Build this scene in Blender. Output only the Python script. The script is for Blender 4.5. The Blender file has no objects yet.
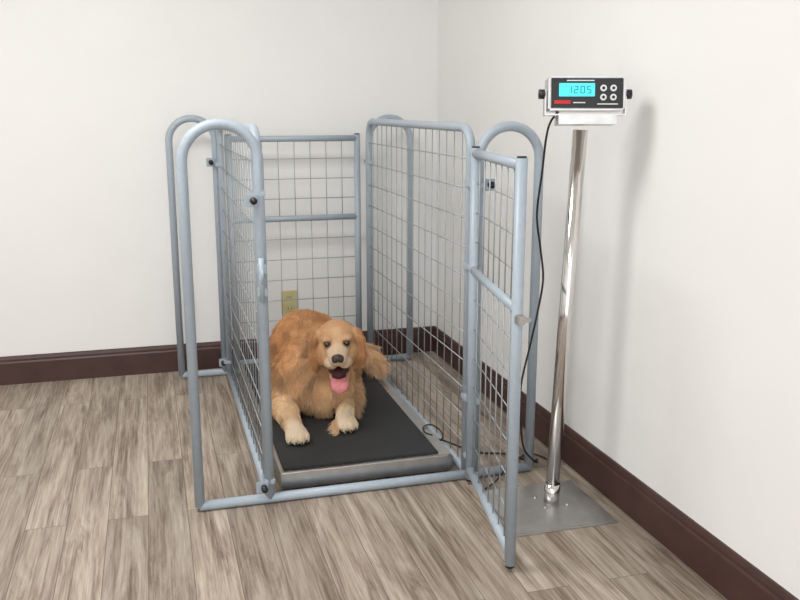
import bpy, bmesh, math, random
import numpy as np
from mathutils import Vector, Matrix, noise
random.seed(3); np.random.seed(3)
S=bpy.context.scene
try:
    S.view_settings.view_transform='Standard'
except Exception: pass

# ---------------------------------------------------------------- materials
def newmat(name):
    m=bpy.data.materials.new(name); m.use_nodes=True
    nt=m.node_tree; b=nt.nodes['Principled BSDF']
    return m,nt,b
def mat(name,col,rough=.5,metal=0.,var=.06,scale=20.,bump=0.,spec=.5,coat=0.,emit=None,es=0.):
    m,nt,b=newmat(name)
    tc=nt.nodes.new('ShaderNodeTexCoord'); n=nt.nodes.new('ShaderNodeTexNoise')
    n.inputs['Scale'].default_value=scale; n.inputs['Detail'].default_value=4
    nt.links.new(tc.outputs['Object'],n.inputs['Vector'])
    r=nt.nodes.new('ShaderNodeValToRGB')
    r.color_ramp.elements[0].position=.3; r.color_ramp.elements[1].position=.7
    r.color_ramp.elements[0].color=tuple(c*(1-var) for c in col)+(1,)
    r.color_ramp.elements[1].color=tuple(min(1,c*(1+var)) for c in col)+(1,)
    nt.links.new(n.outputs['Fac'],r.inputs['Fac']); nt.links.new(r.outputs['Color'],b.inputs['Base Color'])
    b.inputs['Roughness'].default_value=rough; b.inputs['Metallic'].default_value=metal
    b.inputs['Specular IOR Level'].default_value=spec; b.inputs['Coat Weight'].default_value=coat
    if bump>0:
        bp=nt.nodes.new('ShaderNodeBump'); bp.inputs['Strength'].default_value=bump; bp.inputs['Distance'].default_value=.002
        nt.links.new(n.outputs['Fac'],bp.inputs['Height']); nt.links.new(bp.outputs['Normal'],b.inputs['Normal'])
    if emit:
        b.inputs['Emission Color'].default_value=tuple(emit)+(1,); b.inputs['Emission Strength'].default_value=es
    return m
M_wall=mat('painted_wall',(.86,.858,.845),.85,var=.012,scale=3,bump=.0,spec=.2)
M_ceil=mat('ceiling_paint',(.88,.88,.87),.9,var=.01)
M_base=mat('baseboard_wood',(.062,.028,.023),.45,var=.2,scale=8)
M_tube=mat('grey_powder_coat',(.37,.43,.49),.38,var=.04,scale=60,spec=.5)
M_wire=mat('galvanised_wire',(.34,.37,.39),.4,metal=.3,var=.05)
M_steel=mat('brushed_steel',(.62,.61,.60),.28,metal=1.,var=.08,scale=30)
M_plate=mat('steel_base_plate',(.50,.49,.48),.38,metal=.9,var=.1,scale=12)
M_chrome=mat('chrome_pole',(.72,.70,.68),.12,metal=1.,var=.02)
M_mat=mat('rubber_mat',(.022,.023,.025),.75,var=.3,scale=200,bump=.6)
M_black=mat('black_plastic',(.015,.015,.017),.4,var=.1)
M_rub=mat('black_cable',(.012,.012,.013),.5,var=.1)
M_lcd=mat('lcd_screen',(.05,.55,.62),.25,var=.02,emit=(.06,.75,.85),es=.65)
M_digit=mat('lcd_digits',(.005,.06,.09),.4)
M_white=mat('white_button',(.75,.76,.78),.4)
M_red=mat('red_label',(.6,.02,.02),.5)
M_out=mat('outlet_almond',(.66,.58,.32),.4,var=.03)
M_outd=mat('outlet_slots',(.05,.04,.03),.5)

def floor_material():
    m,nt,b=newmat('vinyl_plank_floor'); N=nt.nodes.new; L=nt.links.new
    tc=N('ShaderNodeTexCoord'); mp=N('ShaderNodeMapping'); mp.inputs['Rotation'].default_value=(0,0,math.radians(90))
    mp.inputs['Location'].default_value=(.3,.07,0)
    L(tc.outputs['Object'],mp.inputs['Vector'])
    br=N('ShaderNodeTexBrick'); br.offset=.37; br.inputs['Scale'].default_value=1
    br.inputs['Brick Width'].default_value=1.22; br.inputs['Row Height'].default_value=.125
    br.inputs['Mortar Size'].default_value=.0011; br.inputs['Mortar Smooth'].default_value=.1
    br.inputs['Color1'].default_value=(0,0,0,1); br.inputs['Color2'].default_value=(1,1,1,1); br.inputs['Mortar'].default_value=(.5,.5,.5,1)
    L(mp.outputs['Vector'],br.inputs['Vector'])
    off=N('ShaderNodeVectorMath'); off.operation='SCALE'; off.inputs['Scale'].default_value=17.
    L(br.outputs['Color'],off.inputs[0])
    ad=N('ShaderNodeVectorMath'); ad.operation='ADD'; L(mp.outputs['Vector'],ad.inputs[0]); L(off.outputs[0],ad.inputs[1])
    def streak(sx,sy,det,dist):
        m2=N('ShaderNodeMapping'); m2.inputs['Scale'].default_value=(sx,sy,1); L(ad.outputs[0],m2.inputs['Vector'])
        n=N('ShaderNodeTexNoise'); n.inputs['Scale'].default_value=1; n.inputs['Detail'].default_value=det
        n.inputs['Roughness'].default_value=.68; n.inputs['Distortion'].default_value=dist
        L(m2.outputs['Vector'],n.inputs['Vector']); return n
    n1=streak(1.7,16,9,1.1); n2=streak(4,130,6,.3)
    mx=N('ShaderNodeMix'); mx.data_type='FLOAT'; mx.inputs[0].default_value=.42
    L(n1.outputs['Fac'],mx.inputs[2]); L(n2.outputs['Fac'],mx.inputs[3])
    cr=N('ShaderNodeValToRGB'); e=cr.color_ramp.elements
    e[0].position=.36; e[0].color=(.105,.072,.052,1); e[1].position=.64; e[1].color=(.50,.435,.365,1)
    a=e.new(.44); a.color=(.215,.166,.128,1); a=e.new(.52); a.color=(.345,.285,.23,1)
    L(mx.outputs[0],cr.inputs['Fac'])
    hm=N('ShaderNodeMapRange'); hm.inputs['To Min'].default_value=.82; hm.inputs['To Max'].default_value=1.1
    L(br.outputs['Color'],hm.inputs['Value'])
    m3=N('ShaderNodeVectorMath'); m3.operation='SCALE'; L(cr.outputs['Color'],m3.inputs[0]); L(hm.outputs[0],m3.inputs['Scale'])
    m4=N('ShaderNodeMix'); m4.data_type='RGBA'; L(br.outputs['Fac'],m4.inputs[0]); L(m3.outputs[0],m4.inputs[6]); m4.inputs[7].default_value=(.12,.09,.068,1)
    L(m4.outputs[2],b.inputs['Base Color'])
    b.inputs['Roughness'].default_value=.5; b.inputs['Specular IOR Level'].default_value=.35
    bp=N('ShaderNodeBump'); bp.inputs['Strength'].default_value=.15; bp.inputs['Distance'].default_value=.001
    L(mx.outputs[0],bp.inputs['Height']); L(bp.outputs['Normal'],b.inputs['Normal'])
    return m
M_floor=floor_material()

# ---------------------------------------------------------------- mesh helpers
def link(o,parent=None):
    S.collection.objects.link(o)
    if parent: o.parent=parent
    return o
def empty(name):
    e=bpy.data.objects.new(name,None); e.empty_display_size=.1; return link(e)
def obj_from_bm(name,bm,m,parent=None,smooth=True):
    me=bpy.data.meshes.new(name); bmesh.ops.recalc_face_normals(bm,faces=bm.faces); bm.to_mesh(me); bm.free()
    me.materials.append(m)
    if smooth:
        for p in me.polygons: p.use_smooth=True
    return link(bpy.data.objects.new(name,me),parent)
def boxes(name,lst,m,parent=None,bevel=.002,M=None):
    bm=bmesh.new()
    for (x0,x1,y0,y1,z0,z1) in lst:
        mt=Matrix.Translation(((x0+x1)/2,(y0+y1)/2,(z0+z1)/2))@Matrix.Diagonal((x1-x0,y1-y0,z1-z0,1))
        bmesh.ops.create_cube(bm,size=1,matrix=mt)
    if bevel: bmesh.ops.bevel(bm,geom=bm.edges[:],offset=bevel,segments=2,affect='EDGES',clamp_overlap=True)
    if M: bmesh.ops.transform(bm,matrix=M,verts=bm.verts)
    return obj_from_bm(name,bm,m,parent,smooth=False)
def fillet(pts,rad,seg=8):
    pts=[Vector(p) for p in pts]; out=[pts[0]]
    for i in range(1,len(pts)-1):
        p=pts[i]; a=(pts[i-1]-p); b=(pts[i+1]-p); r=rad
        an=a.normalized(); bn=b.normalized(); ang=an.angle(bn); d=r/math.tan(ang/2)
        c=p+(an+bn).normalized()*(r/math.sin(ang/2)); s=(p+an*d-c).normalized(); e=(p+bn*d-c).normalized()
        th=s.angle(e)
        for k in range(seg+1):
            t=k/seg; v=(s*math.sin((1-t)*th)+e*math.sin(t*th))/math.sin(th)
            out.append(c+v*r)
    out.append(pts[-1]); return out
def sweep(bm,path,r,seg=12,cap=True):
    path=[Vector(p) for p in path]; n=len(path); rings=[]
    t0=(path[1]-path[0]).normalized(); ref=Vector((0,0,1)) if abs(t0.z)<.9 else Vector((1,0,0))
    u=t0.cross(ref).normalized(); pt=t0
    for i,p in enumerate(path):
        if i==0: t=t0
        elif i==n-1: t=(path[i]-path[i-1]).normalized()
        else:
            d1=(path[i]-path[i-1]).normalized(); d2=(path[i+1]-path[i]).normalized(); t=(d1+d2).normalized()
        q=pt.rotation_difference(t); u=(q@u); u=(u-t*u.dot(t)).normalized(); pt=t; v=t.cross(u)
        rr=r[i] if isinstance(r,(list,tuple)) else r
        rings.append([bm.verts.new(p+(u*math.cos(2*math.pi*k/seg)+v*math.sin(2*math.pi*k/seg))*rr) for k in range(seg)])
    for i in range(n-1):
        for k in range(seg):
            bm.faces.new((rings[i][k],rings[i][(k+1)%seg],rings[i+1][(k+1)%seg],rings[i+1][k]))
    if cap: bm.faces.new(rings[0][::-1]); bm.faces.new(rings[-1])
def tubes(name,paths,r,m,parent=None,seg=12):
    bm=bmesh.new()
    for p in paths: sweep(bm,p,r,seg)
    return obj_from_bm(name,bm,m,parent)
def smoothpath(pts,n=10):
    P=[Vector(p) for p in pts]; P=[P[0]*2-P[1]]+P+[P[-1]*2-P[-2]]; out=[]
    for i in range(1,len(P)-2):
        for k in range(n):
            t=k/n; a,b,c,d=P[i-1],P[i],P[i+1],P[i+2]
            out.append(.5*((2*b)+(c-a)*t+(2*a-5*b+4*c-d)*t*t+(3*b-a-3*c+d)*t**3))
    out.append(P[-2]); return out

# ---------------------------------------------------------------- room
XR=1.45; YB=4.36; XL=-2.6; YF=-1.6; H=2.7
def slab(name,b,m): return boxes(name,[b],m,bevel=0)
slab('floor',(XL-.1,XR+.1,YF,YB+.1,-.1,0),M_floor)
slab('wall_back',(XL-.1,XR+.1,YB,YB+.1,0,H),M_wall)
slab('wall_right',(XR,XR+.1,YF,YB,0,H),M_wall)
slab('wall_left',(XL-.1,XL,YF,YB,0,H),M_wall)
slab('ceiling',(XL-.1,XR+.1,YF,YB+.1,H,H+.1),M_ceil)
def baseboard(name,p0,p1,nrm):
    prof=[(0,0),(.015,0),(.015,.105),(.011,.112),(.011,.122),(.006,.135),(0,.138)]
    bm=bmesh.new(); p0=Vector(p0);p1=Vector(p1);nrm=Vector(nrm)
    r=[[bm.verts.new(p+nrm*o+Vector((0,0,z))) for o,z in prof] for p in (p0,p1)]
    k=len(prof)
    for i in range(k): bm.faces.new((r[0][i],r[0][(i+1)%k],r[1][(i+1)%k],r[1][i]))
    bm.faces.new(r[0]); bm.faces.new(r[1][::-1])
    return obj_from_bm(name,bm,M_base,None,False)
baseboard('baseboard_back',(XL,YB,0),(XR,YB,0),(0,-1,0))
baseboard('baseboard_right',(XR,YF,0),(XR,YB-.015,0),(-1,0,0))
baseboard('baseboard_left',(XL,YF,0),(XL,YB-.015,0),(1,0,0))

# outlet
out=empty('wall_outlet')
ox,oz=.655,.318
boxes('cover_plate',[(ox-.042,ox+.042,YB-.007,YB,oz-.064,oz+.064)],M_out,out,.003)
boxes('sockets',[(ox-.017,ox+.017,YB-.010,YB-.006,oz+s*.03-.016,oz+s*.03+.016) for s in(-1,1)],M_out,out,.003)
boxes('slots',[(ox+dx-.0015,ox+dx+.0015,YB-.011,YB-.009,oz+s*.03-.006,oz+s*.03+.006) for s in(-1,1) for dx in(-.007,.007)],M_outd,out,0)

# ---------------------------------------------------------------- cage
cage=empty('scale_cage')
R=.0165; TOP=1.252
YF0=2.725; YR0=4.22
X0,X1,X2,X3=.095,.325,1.04,1.272
def arch(name,xa,xb,y,top=TOP):
    r=abs(xb-xa)/2
    tubes(name,[fillet([(xa,y,R),(xa,y,top),(xb,y,top),(xb,y,R)],r-.001,12)],R,M_tube,cage,16)
arch('arch_front_left',X0,X1,YF0); arch('arch_front_right',X2+.015,X3,YF0,1.24)
arch('arch_rear_left',X0,X1-.02,YR0); arch('arch_rear_right',X2+.01,X3-.01,YR0)
tubes('floor_bars',[[(X0-.001,YF0,R),(X3+.001,YF0,R)],[(X0,YR0,R),(X3-.01,YR0,R)]],R,M_tube,cage,16)
def wires(bm,O,D,w,z0,z1,dx,dz,r=.0021):
    O=Vector(O);D=Vector(D).normalized(); n=round(w/dx); N=round((z1-z0)/dz)
    for i in range(1,n):
        p=O+D*(w*i/n); sweep(bm,[(p.x,p.y,z0),(p.x,p.y,z1)],r,6)
    for j in range(1,N):
        z=z0+(z1-z0)*j/N; a=O; b=O+D*w; off=Vector((-D.y,D.x,0))*.004
        sweep(bm,[Vector((a.x,a.y,z))+off,Vector((b.x,b.y,z))+off],r,6)
def side(name,x):
    ya,yb=YF0+.04,YR0-.04; zt=1.235
    bm=bmesh.new()
    sweep(bm,fillet([(x,ya,R),(x,ya,zt),(x,yb,zt),(x,yb,R)],.075,10),R*.95,16)
    sweep(bm,[(x,ya,R),(x,yb,R)],R*.95,16)
    obj_from_bm(name+'_frame',bm,M_tube,cage)
    bm=bmesh.new(); wires(bm,(x,ya,0),(0,1,0),yb-ya,R,zt,.085,.1); obj_from_bm(name+'_mesh',bm,M_wire,cage)
side('side_panel_left',X1); side('side_panel_right',X2)
def gate(name,O,D,w,zb=.055,zm=.77,zt=1.155):
    O=Vector(O);D=Vector(D).normalized(); E=O+D*w
    bm=bmesh.new()
    for p in(O,E): sweep(bm,[(p.x,p.y,.02),(p.x,p.y,zt+.018)],R*.95,16)
    for z in(zb,zm,zt): sweep(bm,[(O.x,O.y,z),(E.x,E.y,z)],R*.9,14)
    obj_from_bm(name+'_frame',bm,M_tube,cage)
    bm=bmesh.new(); wires(bm,O,D,w,zb,zm,.078,.1); wires(bm,O,D,w,zm,zt,.078,.1); obj_from_bm(name+'_mesh',bm,M_wire,cage)
    bm=bmesh.new()
    for p in(O,E):
        sweep(bm,[(p.x,p.y,zt+.017),(p.x,p.y,zt+.023)],R*.8,14); sweep(bm,[(p.x,p.y,.012),(p.x,p.y,.021)],R*.8,14)
    obj_from_bm(name+'_caps',bm,M_black,cage)
    return O,E
gate('gate_rear',(.365,YR0,0),(1,0,0),.625)
gO,gE=gate('gate_front',(1.025,YF0-.045,0),(-.1,-.605,0),.595)
bx=[]
for z in(.30,.77,1.05): bx.append((X2-.020,X2+.020,YF0-.045,YF0+.05,z-.010,z+.010))
boxes('hinges',bx,M_tube,cage,.003)
bx=[]
for x,y in((X1,YF0+.02),(X2+.005,YF0+.02),(X1-.01,YR0-.02),(X2+.005,YR0-.02)):
    for z in(.08,1.04): bx.append((x-.018,x+.018,y-.036,y+.036,z-.010,z+.010))
boxes('clamps',bx,M_tube,cage,.003)
bm=bmesh.new()
for x,y,z in((X1-.022,YF0-.03,1.02),(X1-.02,YF0-.03,.065),(X2+.05,YF0-.03,1.05),(X1-.045,YR0-.03,1.05),(X1-.03,YR0-.03,.07),(X2+.04,YR0-.03,.07)):
    sweep(bm,[(x,y+.012,z),(x,y-.012,z)],.011,12); sweep(bm,[(x,y-.012,z),(x,y-.020,z)],.006,8)
obj_from_bm('clamp_knobs',bm,M_black,cage)
boxes('clamp_lugs',[(X1-.045,X1-.005,YF0-.02,YF0-.014,1.0,1.04),(X1-.045,X1-.005,YF0-.02,YF0-.014,.045,.085),
    (X2+.03,X2+.07,YF0-.02,YF0-.014,1.03,1.07),(X1-.065,X1-.025,YR0-.02,YR0-.014,1.03,1.07),(X1-.05,X1-.01,YR0-.02,YR0-.014,.05,.09),(X2+.02,X2+.06,YR0-.02,YR0-.014,.05,.09)],M_tube,cage,.002)
bm=bmesh.new()
sweep(bm,[(X1-.005,YF0-.028,.70),(X1-.005,YF0-.028,.84)],.009,12)
sweep(bm,fillet([(X1-.005,YF0-.028,.80),(X1-.005,YF0-.055,.80),(X1-.005,YF0-.055,.76)],.01,6),.005,8)
obj_from_bm('latch_bolt',bm,M_tube,cage)
boxes('latch_body',[(X1-.018,X1+.012,YF0-.032,YF0-.008,.715,.745),(X1-.018,X1+.012,YF0-.032,YF0-.008,.79,.82)],M_tube,cage,.003)
g=gE
boxes('gate_latch',[(g.x-.012,g.x+.012,g.y-.035,g.y+.012,.735,.76),(g.x-.006,g.x+.03,g.y-.03,g.y-.018,.74,.752)],M_plate,cage,.003)

# ---------------------------------------------------------------- platform scale
ps=empty('veterinary_floor_scale')
PX0,PX1,PY0,PY1=.372,.995,2.775,4.12
boxes('platform_frame',[(PX0,PX1,PY0,PY1,.016,.077)],M_steel,ps,.004)
boxes('rubber_mat',[(PX0+.012,PX1-.048,PY0+.022,PY1-.02,.0765,.084)],M_mat,ps,.002)
bm=bmesh.new()
for x in(PX0+.06,PX1-.06):
    for y in(PY0+.08,PY1-.08): sweep(bm,[(x,y,0),(x,y,.02)],.02,14)
obj_from_bm('leveling_feet',bm,M_black,ps)

# ---------------------------------------------------------------- indicator stand
st=empty('scale_indicator_stand')
boxes('base_plate',[(1.03,1.378,2.275,2.60,.0,.006)],M_plate,st,.002)
boxes('base_lip',[(1.03,1.378,2.268,2.275,.0,.004)],M_plate,st,0)
pb=Vector((1.235,2.46,.004)); pt=Vector((1.262,2.42,1.235))
tubes('pole',[[pb,pt]],.0225,M_chrome,st,24)
tubes('pole_collar',[[pb,pb+(pt-pb)*.055]],.026,M_chrome,st,24)
bm=bmesh.new()
for dx in(-.04,.04):
    for dy in(-.04,.04): sweep(bm,[(pb.x+dx,pb.y+dy,.005),(pb.x+dx,pb.y+dy,.010)],.006,6)
obj_from_bm('base_bolts',bm,M_steel,st)
ind=Vector((1.246,2.37,1.339))
yaw=math.radians(-16)
MI=Matrix.Translation(ind)@Matrix.Rotation(yaw,4,'Z')@Matrix.Rotation(math.radians(-6),4,'X')
boxes('indicator_case',[(-.112,.112,-.028,.045,-.049,.049)],M_steel,st,.005,MI)
boxes('indicator_face',[(-.106,.106,-.030,-.026,-.044,.044)],M_black,st,.002,MI)
boxes('lcd',[(-.082,.022,-.0325,-.029,-.010,.028)],M_lcd,st,.001,MI)
dg=[]
seg={'a':(-.005,.005,.0105,.0128),'g':(-.005,.005,-.0012,.0012),'d':(-.005,.005,-.0128,-.0105),'b':(.005,.0074,0,.012),'c':(.005,.0074,-.012,0),'f':(-.0074,-.005,0,.012),'e':(-.0074,-.005,-.012,0)}
for i,s in enumerate(['bc','abged','abcdef','afgcd']):
    cx=-.052+i*.019
    for k in s:
        a=seg[k]; dg.append((cx+a[0]*.8,cx+a[1]*.8,-.0332,-.0322,.009+a[2]*.8,.009+a[3]*.8))
boxes('lcd_digits',dg,M_digit,st,0,MI)
bm=bmesh.new()
for x in(.047,.076):
    for z in(.014,-.012): sweep(bm,[(x,-.029,z),(x,-.0325,z)],.0095,18)
bmesh.ops.transform(bm,matrix=MI,verts=bm.verts); obj_from_bm('buttons',bm,M_white,st,False)
bm=bmesh.new()
for x in(.047,.076):
    for z in(.014,-.012): sweep(bm,[(x,-.0323,z),(x,-.0335,z)],.0045,12)
bmesh.ops.transform(bm,matrix=MI,verts=bm.verts); obj_from_bm('button_marks',bm,M_black,st,False)
boxes('face_label',[(-.095,-.048,-.0315,-.0298,-.031,-.021)],M_red,st,0,MI)
boxes('face_print',[(-.04,-.005,-.0312,-.0298,-.029,-.026),(.03,.09,-.0312,-.0298,-.033,-.030),(-.06,.02,-.0312,-.0298,.034,.037)],M_white,st,0,MI)
boxes('bracket',[(-.120,-.116,-.012,.02,-.06,.012),(.116,.120,-.012,.02,-.06,.012),(-.120,.120,-.012,.02,-.062,-.058),(-.08,.09,-.02,.05,-.088,-.062)],M_steel,st,.001,MI)
bm=bmesh.new()
for s in(-1,1): sweep(bm,[(s*.118,0,0),(s*.136,0,0)],.014,16)
bmesh.ops.transform(bm,matrix=MI,verts=bm.verts); obj_from_bm('bracket_knobs',bm,M_black,st)

cab=smoothpath([(1.185,2.40,1.30),(1.165,2.44,1.24),(1.178,2.50,1.10),(1.189,2.55,.964),(1.215,2.57,.85),(1.233,2.58,.743),(1.225,2.60,.62),(1.213,2.62,.51),(1.193,2.64,.363),(1.20,2.65,.24),(1.22,2.66,.12),(1.27,2.66,.06),(1.30,2.72,.045),(1.31,2.78,.008),(1.25,2.88,.006),(1.16,2.92,.006),(1.10,2.95,.02),(1.04,2.98,.042),(1.0,3.0,.05),(.985,3.0,.05)],8)
tubes('indicator_cable',[cab],.0035,M_rub,st,8)
cab=smoothpath([(1.05,2.60,.010),(1.12,2.66,.010),(1.20,2.725,.042),(1.24,2.80,.006),(1.34,2.86,.006),(1.38,2.75,.006),(1.32,2.66,.006)],8)
tubes('spare_cable',[cab],.003,M_rub,st,8)
tubes('sensor_cable',[smoothpath([(.99,2.93,.06),(1.005,2.92,.085),(1.015,2.98,.09),(1.005,3.06,.085),(.97,3.05,.083),(.955,2.98,.088),(.97,2.94,.09)],8)],.003,M_rub,ps,8)

# ---------------------------------------------------------------- dog
dog=empty('golden_retriever_dog')
bm=bmesh.new()
def ell(c,r,M=None,sub=3):
    mt=Matrix.Translation(c)@Matrix.Diagonal((r[0],r[1],r[2],1))
    if M is not None: mt=M@mt
    bmesh.ops.create_icosphere(bm,subdivisions=sub,radius=1,matrix=mt)
def chain(pts,M=None,step=.35):
    for (p,r),(q,s) in zip(pts[:-1],pts[1:]):
        p=Vector(p);q=Vector(q); r=Vector(r) if hasattr(r,'__len__') else Vector((r,r,r)); s=Vector(s) if hasattr(s,'__len__') else Vector((s,s,s))
        n=max(2,int((q-p).length/(min(min(r),min(s))*step))+1)
        for i in range(n+1):
            t=i/n; ell(p.lerp(q,t),r.lerp(s,t),M,2)
HC=Vector((.662,3.19,.390))
f=Vector((-.204,-.979,.06)).normalized(); rr=Vector((.979,-.204,0)).normalized(); xx=-rr; uu=xx.cross(f)
MH=Matrix(((xx.x,f.x,uu.x,HC.x),(xx.y,f.y,uu.y,HC.y),(xx.z,f.z,uu.z,HC.z),(0,0,0,1)))@Matrix.Rotation(math.radians(3),4,'Y')@Matrix.Scale(1.18,4)
# trunk
ell((.60,3.40,.245),(.145,.16,.165)); ell((.585,3.50,.340),(.120,.17,.130)); ell((.61,3.62,.262),(.155,.20,.178))
ell((.64,3.76,.240),(.15,.17,.155)); ell((.675,3.87,.225),(.155,.15,.148)); ell((.625,3.30,.230),(.110,.10,.14))
ell((.56,3.86,.175),(.085,.14,.095)); ell((.81,3.84,.165),(.085,.14,.09))
chain([((.51,3.80,.12),.04),((.50,3.66,.11),.032),((.50,3.62,.11),.034)])
chain([((.82,3.76,.12),.04),((.79,3.66,.11),.032),((.78,3.62,.11),.034)])
chain([((.60,3.42,.33),(.115,.12,.11)),((.650,3.29,.360),(.085,.08,.085))])
def leg(sh,el,wr,pw):
    chain([(sh,.08),(el,.055),(wr,.036),((pw[0],pw[1]+.02,pw[2]+.004),.034)])
    ell(pw,(.042,.05,.031))
    for dx,dy in((-.031,-.022),(-.011,-.038),(.011,-.038),(.031,-.022)):
        ell((pw[0]+dx,pw[1]+dy,pw[2]-.006),(.0135,.026,.021))
PL=(.470,3.040,.113); PR=(.672,3.110,.113)
leg((.50,3.40,.24),(.460,3.31,.145),(.466,3.12,.120),PL)
leg((.715,3.41,.22),(.730,3.32,.14),(.686,3.18,.122),PR)
TP=[(.70,3.99,.20),(.80,4.0,.19),(.89,3.93,.18),(.94,3.84,.175),(.955,3.72,.15)]
chain([(TP[0],.04),(TP[1],.03),(TP[2],.028),(TP[3],.024),(TP[4],.014)])
# head
ell((0,-.02,.030),(.066,.080,.060),MH); ell((0,-.05,.0),(.062,.07,.07),MH)
for s in(-1,1):
    ell((s*.037,.012,-.012),(.034,.05,.045),MH); ell((s*.031,.044,.042),(.022,.020,.013),MH)
    ell((s*.021,.092,-.028),(.022,.042,.019),MH)
    ell((s*.034,.050,-.034),(.014,.035,.018),MH)
    ell((s*.031,.0565,.0365),(.0150,.013,.0065),MH)
    ell((s*.031,.0545,.0155),(.0140,.012,.0060),MH)
    chain([((s*.060,-.014,.050),(.014,.028,.014)),((s*.076,-.006,.022),(.012,.034,.020)),((s*.080,.004,-.018),(.011,.032,.020)),((s*.077,.010,-.044),(.008,.020,.013))],MH,.5)
chain([((0,.035,.010),(.042,.03,.032)),((0,.080,-.003),(.036,.028,.028)),((0,.138,-.009),(.029,.018,.021))],MH,.3)
chain([((0,.0,-.055),(.042,.03,.028)),((0,.05,-.082),(.034,.03,.014)),((0,.100,-.098),(.025,.020,.011))],MH,.4)
me=bpy.data.meshes.new('body'); bmesh.ops.recalc_face_normals(bm,faces=bm.faces); bm.to_mesh(me); bm.free()
tmp=bpy.data.objects.new('body_tmp',me); link(tmp)
md=tmp.modifiers.new('r','REMESH'); md.mode='VOXEL'; md.voxel_size=.0040
ms=tmp.modifiers.new('s','SMOOTH'); ms.factor=.5; ms.iterations=5
dgp=bpy.context.evaluated_depsgraph_get(); ev=tmp.evaluated_get(dgp)
bme=bpy.data.meshes.new_from_object(ev); bpy.data.objects.remove(tmp)
bme.name='dog_body'
for p in bme.polygons: p.use_smooth=True

def nz(v,s,seed=0): return noise.noise(Vector((v[0]*s+seed,v[1]*s+seed*1.7,v[2]*s)))
GOLD=np.array((.58,.30,.135)); LIGHT=np.array((.78,.55,.34)); RED=np.array((.50,.245,.105)); CREAM=np.array((.86,.70,.52))
MHi=np.array(MH.inverted())
def headlocal(P): return P@MHi[:3,:3].T+MHi[:3,3]
def ss(x,a,b):
    t=np.clip((x-a)/(b-a),0,1); return t*t*(3-2*t)
TPn=np.array(TP)
def taildist(P): return np.min(np.linalg.norm(P[:,None,:]-TPn[None,1:,:],axis=2),axis=1)
def regions(P):
    h=headlocal(P); dh=np.linalg.norm(h-np.array((0,.02,0)),axis=1)
    head=1-ss(dh,.105,.13); head=np.maximum(head,((h[:,1]>.03)&(np.abs(h[:,0])<.11)&(h[:,2]>-.115))*1.0)
    muz=head*ss(h[:,1],.055,.08)*(np.abs(h[:,0])<.05)
    ear=head*ss(np.abs(h[:,0]),.060,.068)*(h[:,2]<.065)*(h[:,2]>-.075)
    leg=(1-head)*(P[:,2]<.185)*(1-ss(P[:,1],3.20,3.30))*((np.abs(P[:,0]-.465)<.06)|(np.abs(P[:,0]-.684)<.046))
    paw=leg*np.where(P[:,0]<.58,1-ss(P[:,1],3.06,3.12),1-ss(P[:,1],3.13,3.19))
    chest=(1-head)*(1-leg)*(1-ss(P[:,1],3.26,3.35))
    tail=1-ss(taildist(P),.05,.09); tail=tail*(P[:,0]>.76)*(P[:,1]>3.68)
    return h,head,muz,ear,leg,paw,chest,tail
def colour(P):
    h,head,muz,ear,leg,paw,chest,tail=regions(P)
    C=np.tile(GOLD,(len(P),1))
    def mixc(w,c):
        nonlocal C
        w=w[:,None]; C=C*(1-w)+c*w
    mixc(.5*(1-ss(P[:,2],.12,.30)),LIGHT); mixc(chest*.4,LIGHT); mixc(leg*.6,LIGHT); mixc(paw*.8,CREAM)
    mixc(head*.22,LIGHT); mixc(muz*.65,CREAM*.95); mixc(ear*.8,RED); mixc(tail*.35,LIGHT)
    blaze=head*(1-ss(np.abs(h[:,0]),.008,.022))*(h[:,1]>.03); mixc(blaze*.4,LIGHT)
    for s in(-1,1):
        d=np.linalg.norm(h-np.array((s*.031,.066,.026)),axis=1); mixc((1-ss(d,.010,.019))*.75,np.array((.10,.045,.022)))
    mw=head*(1-ss(np.abs(h[:,2]+.051),.003,.008))*(h[:,1]>.03)*(np.abs(h[:,0])<.055); mixc(mw*.8,np.array((.05,.022,.018)))
    return C
nv=len(bme.vertices); co=np.empty(nv*3); bme.vertices.foreach_get('co',co); co=co.reshape(-1,3)
C=colour(co); att=bme.color_attributes.new('coat','FLOAT_COLOR','POINT')
att.data.foreach_set('color',np.hstack([C*.8,np.ones((nv,1))]).astype(np.float32).ravel())
def furmat(name,rough):
    m,nt,b=newmat(name); a=nt.nodes.new('ShaderNodeAttribute'); a.attribute_name='coat'
    nt.links.new(a.outputs['Color'],b.inputs['Base Color']); b.inputs['Roughness'].default_value=rough
    b.inputs['Specular IOR Level'].default_value=.3; return m
M_coat=furmat('golden_coat',.8); M_fur=furmat('golden_fur',.5)
bme.materials.clear(); bme.materials.append(M_coat)
body=link(bpy.data.objects.new('body',bme),dog)
bme.calc_loop_triangles(); nt_=len(bme.loop_triangles); tri=np.empty(nt_*3,dtype=np.int32); bme.loop_triangles.foreach_get('vertices',tri); tri=tri.reshape(-1,3)
vn=np.empty(nv*3); bme.vertices.foreach_get('normal',vn); vn=vn.reshape(-1,3)
A,B,Cc=co[tri[:,0]],co[tri[:,1]],co[tri[:,2]]; ar=np.linalg.norm(np.cross(B-A,Cc-A),axis=1)
hl=headlocal((A+B+Cc)/3); wgt=ar*np.where(np.linalg.norm(hl-np.array((0,.03,0)),axis=1)<.15,3.5,1.0)
NS=200000
idx=np.random.choice(nt_,NS,p=wgt/wgt.sum()); u=np.random.rand(NS);v=np.random.rand(NS); fl=u+v>1; u[fl]=1-u[fl]; v[fl]=1-v[fl]; w=1-u-v
P=A[idx]*w[:,None]+B[idx]*u[:,None]+Cc[idx]*v[:,None]
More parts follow.
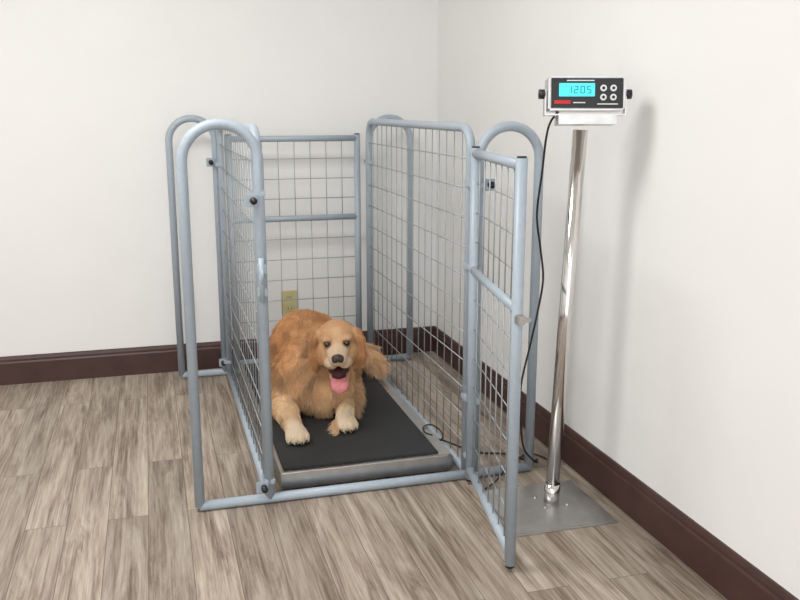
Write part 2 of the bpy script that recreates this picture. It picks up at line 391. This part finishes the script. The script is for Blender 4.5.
Nn=vn[tri[idx,0]]*w[:,None]+vn[tri[idx,1]]*u[:,None]+vn[tri[idx,2]]*v[:,None]; Nn/=np.linalg.norm(Nn,axis=1)[:,None]
h,head,muz,ear,leg_,paw,chest,tail=regions(P)
keep=(P[:,2]>.088)
for s in(-1,1): keep&=np.linalg.norm(h-np.array((s*.031,.068,.026)),axis=1)>.0112
keep&=np.linalg.norm(h-np.array((0,.156,.002)),axis=1)>.022
keep&=~((head>.5)&(h[:,1]>.03)&(np.abs(h[:,0])<.045)&(h[:,2]<-.048)&(h[:,2]>-.080))
P=P[keep];Nn=Nn[keep]; h,head,muz,ear,leg_,paw,chest,tail=[q[keep] for q in(h,head,muz,ear,leg_,paw,chest,tail)]
n=len(P)
Lh=np.full(n,.034)
def setl(wt,l):
    global Lh
    Lh=Lh*(1-wt)+l*wt
setl(chest,.048); setl(leg_,.014); setl(paw,.007); setl(head,.008); setl(head*(h[:,1]<-.02),.016); setl(muz,.004); setl(ear,.022); setl(tail,.070)
Lh*=np.random.uniform(.55,1.2,n)
fw=np.array(f); flow=np.tile(np.array((0.05,.75,-.75)),(n,1))
def setf(wt,d):
    global flow
    flow=flow*(1-wt[:,None])+np.array(d)*wt[:,None]
setf(chest,(0,.25,-1)); setf(leg_,(0,-.3,-.6)); setf(head,-fw+np.array((0,0,-.35))); setf(ear,(0,.05,-1)); setf(tail,(.25,-.45,-.55))
NZ=np.array([(nz(p,24,1),nz(p,24,7),nz(p,24,13)) for p in P]); NZ2=np.array([(nz(p,9,3),nz(p,9,5),nz(p,9,11)) for p in P])
flow=flow+NZ*.6*(1-head*.6)[:,None]+NZ2*.7*(1-head)[:,None]
flow-=Nn*np.sum(flow*Nn,axis=1)[:,None]; flow/=np.linalg.norm(flow,axis=1)[:,None]+1e-6
lift=np.full(n,.18)+.22*NZ[:,2]; lift=lift*(1-head)+.14*head
d0=Nn*lift[:,None]+flow+np.random.normal(0,.11,(n,3)); d0/=np.linalg.norm(d0,axis=1)[:,None]
side_=np.cross(Nn,flow); ph=NZ[:,1]*9
K=6; pts=np.empty((n,K,3))
for k in range(K):
    s=k/(K-1); pts[:,k,:]=P-Nn*.001+d0*(Lh*s)[:,None]+np.array((0,0,-1))*(Lh*.22*s*s)[:,None]+side_*(np.sin(s*4.5+ph)-np.sin(ph))[:,None]*(Lh*.09)[:,None]
pts[:,:,2]=np.maximum(pts[:,:,2],.0855)
hc=bpy.data.hair_curves.new('fur'); hc.add_curves([K]*n)
hc.attributes['position'].data.foreach_set('vector',pts.astype(np.float32).ravel())
ra=hc.attributes.get('radius') or hc.attributes.new('radius','FLOAT','POINT')
rad=np.tile(np.array((.0007,.0007,.0006,.0005,.0004,.00015)),(n,1))*np.where(head>.5,.75,1.)[:,None]
ra.data.foreach_set('value',rad.astype(np.float32).ravel())
Cf=colour(P); var=(1+.12*np.random.randn(n)+.45*NZ[:,0]+.45*NZ2[:,1]*(1-head))[:,None]; Cf=np.clip(Cf*var,0.01,.95)
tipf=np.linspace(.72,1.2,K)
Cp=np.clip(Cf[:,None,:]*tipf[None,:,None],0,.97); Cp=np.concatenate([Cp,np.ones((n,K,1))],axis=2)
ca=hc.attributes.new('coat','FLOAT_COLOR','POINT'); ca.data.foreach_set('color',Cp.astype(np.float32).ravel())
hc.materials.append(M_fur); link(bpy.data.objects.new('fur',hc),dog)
# face parts
M_nose=mat('dog_nose',(.035,.020,.018),.35,var=.2,scale=300,bump=.3); M_eye=mat('dog_eye',(.022,.010,.005),.12,coat=.5)
M_mouth=mat('dog_mouth',(.05,.010,.010),.6); M_tongue=mat('dog_tongue',(.58,.19,.20),.45,var=.1,scale=80,bump=.2); M_teeth=mat('dog_teeth',(.8,.76,.65),.3)
M_claw=mat('dog_claw',(.08,.05,.035),.4)
def part(name,items,m,M=MH,sub=3):
    b=bmesh.new()
    for c,r in items:
        bmesh.ops.create_icosphere(b,subdivisions=sub,radius=1,matrix=M@Matrix.Translation(c)@Matrix.Diagonal((r[0],r[1],r[2],1)))
    return obj_from_bm(name,b,m,dog)
part('nose',[((0,.156,.000),(.020,.012,.013)),((-.009,.158,-.005),(.010,.010,.010)),((.009,.158,-.005),(.010,.010,.010))],M_nose)
part('eyes',[((s*.031,.0580,.026),(.0115,.0115,.0100)) for s in(-1,1)],M_eye)
part('mouth_inside',[((0,.055,-.060),(.034,.045,.018)),((0,.09,-.068),(.024,.024,.022))],M_mouth)
part('lower_teeth',[((s*.016,.113,-.084),(.003,.003,.006)) for s in(-1,1)],M_teeth)
part('claws',[((p[0]+dx,p[1]+dy-.024,p[2]-.016),(.004,.008,.005)) for p in(PL,PR) for dx,dy in((-.031,-.022),(-.011,-.038),(.011,-.038),(.031,-.022))],M_claw,Matrix.Identity(4),2)
tp=smoothpath([(0,.03,-.068),(0,.07,-.074),(0,.105,-.080),(0,.126,-.090),(0,.133,-.104),(0,.133,-.120)],6)
bm=bmesh.new(); rings=[]; nn=len(tp)
for i,p in enumerate(tp):
    t=i/(nn-1); wd=.021+.007*math.sin(min(1,t*1.15)*math.pi*.75); 
    if t>.78: wd*=math.sqrt(max(.03,1-((t-.78)/.22)**2))
    a=tp[max(0,i-1)];b=tp[min(nn-1,i+1)]; T=(b-a).normalized(); X=Vector((1,0,0)); Nn_=X.cross(T)
    rings.append([bm.verts.new(MH@(p+X*wd*math.cos(q)+Nn_*(.0045*math.sin(q)*(1-.5*math.exp(-(math.cos(q)/.3)**2))))) for q in [2*math.pi*k/16 for k in range(16)]])
for i in range(nn-1):
    for k in range(16): bm.faces.new((rings[i][k],rings[i][(k+1)%16],rings[i+1][(k+1)%16],rings[i+1][k]))
bm.faces.new(rings[0]); bm.faces.new(rings[-1])
obj_from_bm('tongue',bm,M_tongue,dog)

# ---------------------------------------------------------------- lights
def area(name,loc,rot,sx,sy,e,col=(1,1,1)):
    l=bpy.data.lights.new(name,'AREA'); l.shape='RECTANGLE'; l.size=sx;l.size_y=sy;l.energy=e;l.color=col
    o=bpy.data.objects.new(name,l); o.location=loc; o.rotation_euler=rot; return link(o)
area('ceiling_light',(-.6,2.3,H-.03),(0,0,0),1.2,.8,50,(1,.985,.96))
area('ceiling_light.001',(-1.2,-.2,H-.03),(0,0,0),1.2,.8,36,(1,.985,.96))
W=bpy.data.worlds.new('world'); S.world=W; W.use_nodes=True
W.node_tree.nodes['Background'].inputs['Color'].default_value=(.96,.98,1,1); W.node_tree.nodes['Background'].inputs['Strength'].default_value=1.9

# ---------------------------------------------------------------- camera
cd=bpy.data.cameras.new('camera'); cd.sensor_width=36; cd.lens=867/800*36; cd.clip_start=.05
cam=bpy.data.objects.new('camera',cd); link(cam)
y=math.radians(16); p=math.radians(12.5)
cam.location=(0,0,1.3); cam.rotation_euler=(math.pi/2-p,0,-y)
S.camera=cam
print('fur strands',n,'verts',nv)
